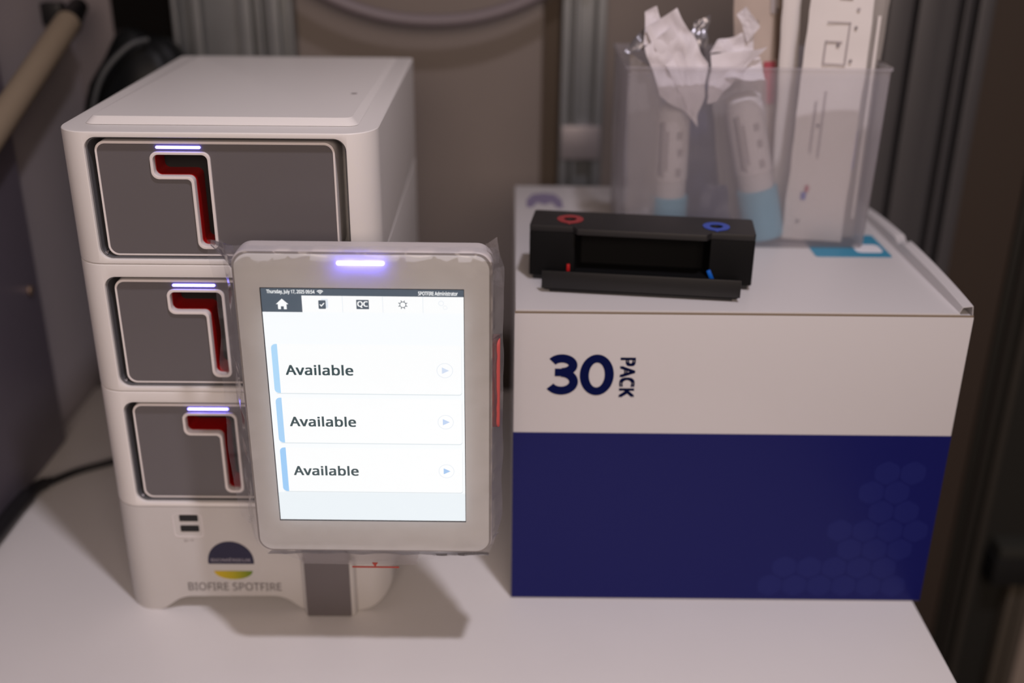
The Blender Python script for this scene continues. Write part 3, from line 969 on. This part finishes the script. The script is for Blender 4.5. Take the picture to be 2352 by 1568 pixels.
# ------------------------------------------------------------------ storage bin and its contents
M_bin = film('frosted_polypropylene', (0.62, 0.60, 0.68, 1), 0.36, 0.75, 0.6, 0.35, 0.45)
NX0, NX1, NY0, NY1, NZ0, NZ1 = 0.1080, 0.3570, 1.045, 1.185, BH + 0.0004, 0.4840
bn = empty('storage_bin', ((NX0 + NX1) / 2, (NY0 + NY1) / 2, NZ0))
tag(bn, 'tall frosted plastic bin full of packets and tubes, on the back of the cardboard box', 'bin')
bm = bmesh.new()
def ringv(z, e, r):
    return [bm.verts.new((x, y, z)) for x, y in rpoly([(-0.1245 - e, -0.070 - e), (0.1245 + e, -0.070 - e), (0.1245 + e, 0.070 + e), (-0.1245 - e, 0.070 + e)], r, 4)]
H = NZ1 - NZ0
rs = [ringv(0.0, -0.003, 0.004), ringv(0.003, -0.001, 0.006), ringv(H * 0.5, 0.0005, 0.006), ringv(H - 0.003, 0.0015, 0.006), ringv(H - 0.003, 0.003, 0.006), ringv(H, 0.003, 0.006)]
for a, b in zip(rs, rs[1:]):
    n = len(a)
    for i in range(n):
        bm.faces.new((a[i], a[(i + 1) % n], b[(i + 1) % n], b[i]))
bm.faces.new(rs[0][::-1])
link('bin_shell', autosmooth(me_bm(bm), 40), M_bin, bn)

M_paper = mat('white_packet_paper', (0.74, 0.70, 0.69, 1), 0.6, noise_amt=0.05, noise_scale=15)
M_print = mat('packet_print', (0.24, 0.21, 0.22, 1), 0.6)
M_printl = mat('packet_print_light', (0.42, 0.38, 0.39, 1), 0.6)
M_pblue = mat('packet_blue', (0.07, 0.09, 0.42, 1), 0.5)
M_pred = mat('packet_red', (0.42, 0.06, 0.09, 1), 0.5)
M_clearp = film('packet_film', (0.66, 0.62, 0.60, 1), 0.62, 0.9, 0.8, 0.25, 0.45)
M_cap = mat('pale_blue_cap', (0.16, 0.45, 0.62, 1), 0.45)
M_label = mat('tube_label', (0.66, 0.63, 0.65, 1), 0.5)


def packet(name, label, base, top, wid, th, m, marks, group='long packets standing in the bin', yaw=0.0, hang=0.0):
    """flat pouch with sealed edges standing from base to top (centre points)."""
    b, t = Vector(base), Vector(top)
    ax = (t - b)
    ln = ax.length
    o = empty(name, b)
    zax = ax.normalized()
    xax = Vector((math.cos(yaw), math.sin(yaw), 0))
    yax = zax.cross(xax).normalized()
    xax = yax.cross(zax).normalized()
    o.rotation_euler = Matrix((xax, yax, zax)).transposed().to_euler()
    tag(o, label, 'packet', group)
    bm = bmesh.new()
    NU, NV = 8, 30
    F, K = [], []
    for j in range(NV + 1):
        v = j / NV
        rf, rk = [], []
        for i in range(NU + 1):
            u = i / NU
            s = math.sin(math.pi * u) ** 0.7 * min(1, v / 0.06, (1 - v) / 0.06) if 0 < u < 1 else 0
            q = Vector((u * 2, v * 8, b.x * 40))
            d = noise.noise(q) * 0.0012
            x = (u - 0.5) * wid + noise.noise(q * 1.3 + Vector((5, 0, 0))) * 0.0012
            rf.append(bm.verts.new((x, -th / 2 * s + d - 0.0001, v * ln)))
            rk.append(bm.verts.new((x, th / 2 * s + d + 0.0001, v * ln)))
        F.append(rf)
        K.append(rk)
    for j in range(NV):
        for i in range(NU):
            bm.faces.new((F[j][i], F[j][i + 1], F[j + 1][i + 1], F[j + 1][i]))
            bm.faces.new((K[j][i + 1], K[j][i], K[j + 1][i], K[j + 1][i + 1]))
    for j in range(NV):
        bm.faces.new((F[j][0], F[j + 1][0], K[j + 1][0], K[j][0]))
        bm.faces.new((F[j + 1][NU], F[j][NU], K[j][NU], K[j + 1][NU]))
    for i in range(NU):
        bm.faces.new((F[0][i + 1], F[0][i], K[0][i], K[0][i + 1]))
        bm.faces.new((F[NV][i], F[NV][i + 1], K[NV][i + 1], K[NV][i]))
    link('pouch', autosmooth(me_bm(bm), 50), m, o)
    for (nm, x0, x1, z0, z1, mm) in marks:
        link(nm, box_me(x0, x1, -th / 2 - 0.0016, -th / 2 - 0.0012, z0, z1), mm, o)
    return o


# front packet, white, leaning right at the top, cropped by the frame
packet('swab_packet', 'white printed swab packet leaning in the bin front, small coloured marks near its foot', (0.3060, 1.062, BH + 0.004), (0.3150, 1.085, 0.600), 0.060, 0.005, M_paper,
       [('print_block', -0.012, 0.004, 0.196, 0.1975, M_printl), ('print_block', -0.012, -0.0105, 0.176, 0.1975, M_printl), ('print_block', -0.012, 0.010, 0.175, 0.1765, M_printl),
        ('print_block', 0.0085, 0.010, 0.176, 0.215, M_printl), ('print_block', -0.012, 0.010, 0.214, 0.2155, M_printl), ('print_dot', -0.001, 0.002, 0.192, 0.196, M_print),
        ('print_dot', 0.014, 0.0165, 0.209, 0.212, M_print), ('print_dot', 0.013, 0.0155, 0.178, 0.181, M_print), ('print_dot', 0.014, 0.017, 0.226, 0.229, M_printl),
        ('print_block', -0.003, 0.009, 0.236, 0.2385, M_print), ('print_block', -0.006, -0.004, 0.085, 0.150, M_printl), ('print_block', -0.014, -0.012, 0.09, 0.14, M_printl),
        ('print_dot', -0.010, -0.007, 0.115, 0.118, M_print), ('print_dot', -0.018, -0.015, 0.018, 0.021, M_print),
        ('red_mark', -0.0135, -0.0095, 0.050, 0.0565, M_pred), ('blue_mark', -0.0165, -0.0115, 0.042, 0.0495, M_pblue)], yaw=-0.1)
packet('swab_packet', 'white packet with a blue stripe at the far right of the bin', (0.3480, 1.112, BH + 0.004), (0.3570, 1.118, 0.600), 0.030, 0.005, M_clearp,
       [('blue_mark', -0.004, 0.006, 0.115, 0.155, M_pblue), ('print_block', -0.012, -0.009, 0.05, 0.22, M_paper), ('print_dot', -0.012, -0.007, 0.212, 0.222, M_print)], yaw=-0.1)
packet('swab_packet', 'narrow clear packet with a blue stripe low down, behind the white swab packet', (0.3330, 1.075, BH + 0.004), (0.3400, 1.100, 0.600), 0.040, 0.004, M_clearp,
       [('blue_mark', 0.000, 0.009, 0.070, 0.110, M_pblue), ('print_block', 0.014, 0.017, 0.02, 0.22, M_paper)], yaw=0.0)
packet('swab_packet', 'beige packet with a red mark, middle of the bin behind the tilted tube', (0.2620, 1.130, BH + 0.004), (0.2400, 1.140, 0.600), 0.048, 0.005, mat('beige_packet', (0.52, 0.43, 0.38, 1), 0.55, noise_amt=0.1, noise_scale=30),
       [('red_mark', 0.006, 0.018, 0.125, 0.168, M_pred), ('print_dot', -0.004, 0.000, 0.205, 0.209, M_print), ('print_block', 0.012, 0.019, 0.215, 0.27, M_printl), ('print_block', 0.017, 0.021, 0.17, 0.22, mat('brown_shade', (0.2, 0.14, 0.11, 1), 0.6))], yaw=-0.1)
packet('swab_packet', 'plain white narrow packet edge standing left of the front swab packet', (0.2820, 1.105, BH + 0.004), (0.2700, 1.115, 0.600), 0.018, 0.004, M_paper, [], yaw=-0.1)


def tube(name, label, base, top, r, capz, group):
    b, t = Vector(base), Vector(top)
    ax = t - b
    ln = ax.length
    o = empty(name, b)
    o.rotation_euler = ax.to_track_quat('Z', 'Y').to_euler()
    tag(o, label, 'tube', group)
    def lathe(prof, m, nm):
        bm = bmesh.new()
        R_ = []
        for rr, z in prof:
            R_.append([bm.verts.new((rr * math.cos(k * math.pi / 10), rr * math.sin(k * math.pi / 10), z)) for k in range(20)])
        for a, c in zip(R_, R_[1:]):
            for k in range(20):
                bm.faces.new((a[k], a[(k + 1) % 20], c[(k + 1) % 20], c[k]))
        bm.faces.new(R_[0][::-1])
        bm.faces.new(R_[-1])
        return link(nm, autosmooth(me_bm(bm), 40), m, o)
    lathe([(r * 1.02, 0.0), (r * 1.10, 0.001), (r * 1.10, capz - 0.001), (r * 1.02, capz)], M_cap, 'cap')
    lathe([(r * 0.93, capz), (r * 0.95, capz + 0.004), (r * 0.95, ln - 0.004), (r * 0.6, ln)], M_label, 'tube_body')
    lb = lathe([(r * 0.99, capz + 0.018), (r * 0.99, ln - 0.012)], mat('wrap_label', (0.70, 0.66, 0.68, 1), 0.5), 'wrap_label')
    random.seed(int(b.x * 1000))
    wq = o.rotation_euler.to_matrix().transposed() @ Vector((0, -1, 0))
    a0 = math.atan2(wq.y, wq.x)
    for k, (da, z0, z1, mm) in enumerate(((-0.75, 0.024, 0.078, M_print), (-0.55, 0.022, 0.080, M_printl), (-0.35, 0.030, 0.070, M_printl), (0.35, 0.024, 0.032, M_printl), (0.4, 0.045, 0.052, M_printl), (0.33, 0.062, 0.069, M_printl))):
        a = a0 + da
        w_ = 0.0012 if k < 3 else 0.0028
        me = box_me(-0.0002, 0.0004, -w_, w_, capz + z0, capz + min(z1, ln - capz - 0.014))
        me.transform(Matrix.Rotation(a, 4, 'Z') @ Matrix.Translation((r * 1.0, 0, 0)))
        link('label_print', me, mm, o)
    return o


tube('sample_tube', 'upright sample tube, pale blue cap down, left in the bin', (0.1610, 1.085, BH + 0.004), (0.1580, 1.083, 0.440), 0.0180, 0.040, 'sample tubes in the bin')
tube('sample_tube', 'tilted sample tube, pale blue cap down, leaning left beside the swab packet', (0.2605, 1.076, BH + 0.004), (0.2250, 1.080, 0.452), 0.0190, 0.052, 'sample tubes in the bin')

# clear wrappers round the tubes and crumpled paper tops
M_wrap = film('wrapper_film', (0.64, 0.60, 0.59, 1), 0.50, 0.75, 0.8, 0.25, 0.5)
M_white_crumple = mat('crumpled_white_paper', (0.68, 0.64, 0.68, 1), 0.55, noise_amt=0.05, noise_scale=30)
M_foil = mat('silver_foil', (0.32, 0.31, 0.34, 1), 0.3, 0.7)
M_slate = mat('slate_blue_film', (0.025, 0.032, 0.085, 1), 0.5, noise_amt=0.15, noise_scale=20)


def crumple(name, label, cat, m, sheets, group=None):
    o = empty(name, sheets[0][0])
    tag(o, label, cat, group)
    off = Vector(sheets[0][0])
    for s in sheets:
        cs = [Vector(c) - off for c in s[:4]]
        mm = s[6] if len(s) > 6 else m
        link('sheet' if mm is m else 'dark_fold', sheet_me(*cs, 14, 14, s[4], 70, s[5], 0.0005), mm, o)
    return o


ZB = BH + 0.004
crumple('tube_wrapper', 'milky wrapper standing at the left end of the bin', 'wrapper', M_wrap,
        [((0.117, 1.075, ZB), (0.145, 1.065, ZB), (0.142, 1.065, 0.470), (0.112, 1.075, 0.492), 0.003, 2)], 'wrappers in the bin')
crumple('tube_wrapper', 'milky wrapper standing behind the tilted tube', 'wrapper', M_wrap,
        [((0.222, 1.106, ZB), (0.274, 1.106, ZB), (0.254, 1.108, 0.462), (0.198, 1.108, 0.460), 0.0015, 4)], 'wrappers in the bin')
crumple('crumpled_wrapper', 'white crumpled wrapper top folded over the upright tube', 'wrapper', M_white_crumple,
        [((0.178, 1.050, 0.426), (0.186, 1.056, 0.484), (0.154, 1.066, 0.534), (0.124, 1.062, 0.516), 0.0045, 11),
         ((0.140, 1.056, 0.455), (0.178, 1.052, 0.430), (0.150, 1.060, 0.520), (0.124, 1.058, 0.500), 0.004, 12),
         ((0.122, 1.062, 0.500), (0.124, 1.070, 0.530), (0.134, 1.072, 0.536), (0.146, 1.064, 0.500), 0.003, 13),
         ((0.104, 1.070, 0.492), (0.112, 1.076, 0.500), (0.124, 1.078, 0.514), (0.126, 1.068, 0.498), 0.003, 15, M_foil)], 'crumpled wrapper tops in the bin')
crumple('crumpled_wrapper', 'white crumpled wrapper top curling above the tilted tube', 'wrapper', M_white_crumple,
        [((0.186, 1.050, 0.447), (0.196, 1.056, 0.450), (0.240, 1.062, 0.500), (0.188, 1.060, 0.492), 0.003, 21),
         ((0.196, 1.056, 0.470), (0.240, 1.058, 0.470), (0.236, 1.066, 0.492), (0.190, 1.068, 0.490), 0.004, 23),
         ((0.190, 1.080, 0.490), (0.236, 1.082, 0.490), (0.230, 1.086, 0.512), (0.196, 1.086, 0.500), 0.004, 27),
         ((0.214, 1.084, 0.528), (0.222, 1.082, 0.534), (0.236, 1.080, 0.516), (0.226, 1.080, 0.502), 0.003, 25)], 'crumpled wrapper tops in the bin')
crumple('foil_scrap', 'grey foil end poking up between the two crumpled wrappers', 'foil', M_foil,
        [((0.168, 1.082, 0.490), (0.186, 1.082, 0.486), (0.188, 1.086, 0.528), (0.172, 1.086, 0.520), 0.005, 31)])
crumple('slate_pouch', 'dark slate-blue pouch in the lower middle of the bin', 'pouch', M_slate,
        [((0.170, 1.120, ZB), (0.232, 1.120, ZB), (0.206, 1.120, 0.455), (0.174, 1.120, 0.455), 0.003, 41),
         ((0.186, 1.054, ZB), (0.224, 1.054, ZB), (0.214, 1.058, 0.366), (0.188, 1.058, 0.366), 0.003, 43)])

# ------------------------------------------------------------------ things on the left and the back wall
M_cable = mat('black_cable_rubber', (0.012, 0.011, 0.013, 1), 0.45)
pc = empty('power_cable', (-0.47, 1.12, 0.0))
tag(pc, 'black power cable running from behind the analyzer to the left edge of the desk', 'cable')
def rel(pts, o):
    return [(p[0] - o[0], p[1] - o[1], p[2] - o[2]) for p in pts]
link('cable', tube_me(rel([(-0.31, 1.29, 0.005), (-0.375, 1.255, 0.005), (-0.425, 1.170, 0.005), (-0.4650, 1.124, 0.005), (-0.505, 1.095, 0.005), (-0.5260, 1.068, 0.006)], (-0.47, 1.12, 0)), 0.0042, 10, smooth_n=8), M_cable, pc)
link('connector', tube_me(rel([(-0.5250, 1.069, 0.007), (-0.5350, 1.050, 0.009), (-0.5385, 1.010, 0.0095), (-0.5385, 0.960, 0.0095), (-0.5385, 0.90, 0.0095)], (-0.47, 1.12, 0)), 0.0075, 12, smooth_n=8, radii=[0.005, 0.007, 0.009, 0.009, 0.009]), M_cable, pc)

hc = empty('hanging_cable', (-0.107, 1.405, 0.49))
tag(hc, 'mauve-grey cable drooping across the back wall above the analyzer', 'cable')
pts = []
for k in range(25):
    t = -1 + 2 * k / 24
    pts.append((t * 0.21, 0.0, -0.012 + 0.085 * abs(t) ** 2.2))
link('cable', tube_me(pts, 0.0085, 12), mat('mauve_cable', (0.19, 0.16, 0.175, 1), 0.5), hc)
for sx_ in (-1, 1):
    link('cable_clip', box_me(sx_ * 0.205 - 0.006, sx_ * 0.205 + 0.006, -0.010, 0.0445, 0.055, 0.078, 0.002), M_strut, hc)

# cream handle tube fixed to the left wall
ct = empty('cream_tube', (-0.535, 1.25, 0.44))
tag(ct, 'cream padded tube slanting up the left wall with a black end clamp', 'tube')
M_cream = mat('cream_padding', (0.27, 0.215, 0.155, 1), 0.6, noise_amt=0.06, noise_scale=20)
P0, P1 = Vector((-0.5330, 1.00, 0.368)), Vector((-0.5330, 1.330, 0.4810))
off = Vector((-0.535, 1.25, 0.44))
link('padded_tube', tube_me([P0 - off, P0.lerp(P1, 0.3) - off, P0.lerp(P1, 0.6) - off, P1 - off], 0.0150, 18), M_cream, ct)
dv = (P1 - P0).normalized()
link('end_clamp', tube_me([P1 - off, P1 + dv * 0.012 - off, P1 + dv * 0.045 - off], 0.0150, 14, radii=[0.0165, 0.014, 0.011]), M_black, ct)
link('wall_bracket', box_me(-0.035, -0.010, 0.094, 0.112, 0.036, 0.062, 0.003), M_black, ct)

# black glossy hood in the rear left corner
hd = empty('black_hood', (-0.458, 1.355, 0.235))
tag(hd, 'black glossy rounded hood in the dark corner behind the analyzer', 'hood')
bm = bmesh.new()
bmesh.ops.create_uvsphere(bm, u_segments=40, v_segments=24, radius=1.0)
for v in bm.verts:
    n_ = noise.noise(v.co * 1.6) * 0.10 + noise.noise(v.co * 4.0) * 0.04
    v.co *= 1 + n_
    v.co.x *= 0.092
    v.co.y *= 0.060
    v.co.z *= 0.235
M_hood = mat('black_glossy_vinyl', (0.005, 0.006, 0.007, 1), 0.42, spec=0.2, bump=0.3, bump_scale=30)
ho = link('hood_shell', autosmooth(me_bm(bm), 60), M_hood, hd)
link('hood_strap', tube_me([(-0.062, -0.045, 0.08), (-0.050, -0.058, 0.14), (-0.030, -0.058, 0.19), (0.0, -0.045, 0.222), (0.02, -0.03, 0.228)], 0.0035, 8, smooth_n=5),
     mat('grey_strap', (0.06, 0.065, 0.07, 1), 0.5), hd)
struct(box('trim_10', -0.5695, -0.5185, WALL_Y - 0.012, WALL_Y - 0.0005, -0.76, 1.2, mat('grey_corner_strip', (0.20, 0.175, 0.18, 1), 0.6)))
struct(box('trim_8', -0.518, -0.4365, WALL_Y - 0.010, WALL_Y - 0.0005, -0.76, 1.2, mat('dark_void_sheet', (0.004, 0.0033, 0.003, 1), 0.8, spec=0.1)))  # near-black colour stands in for the darkness of the corner gap
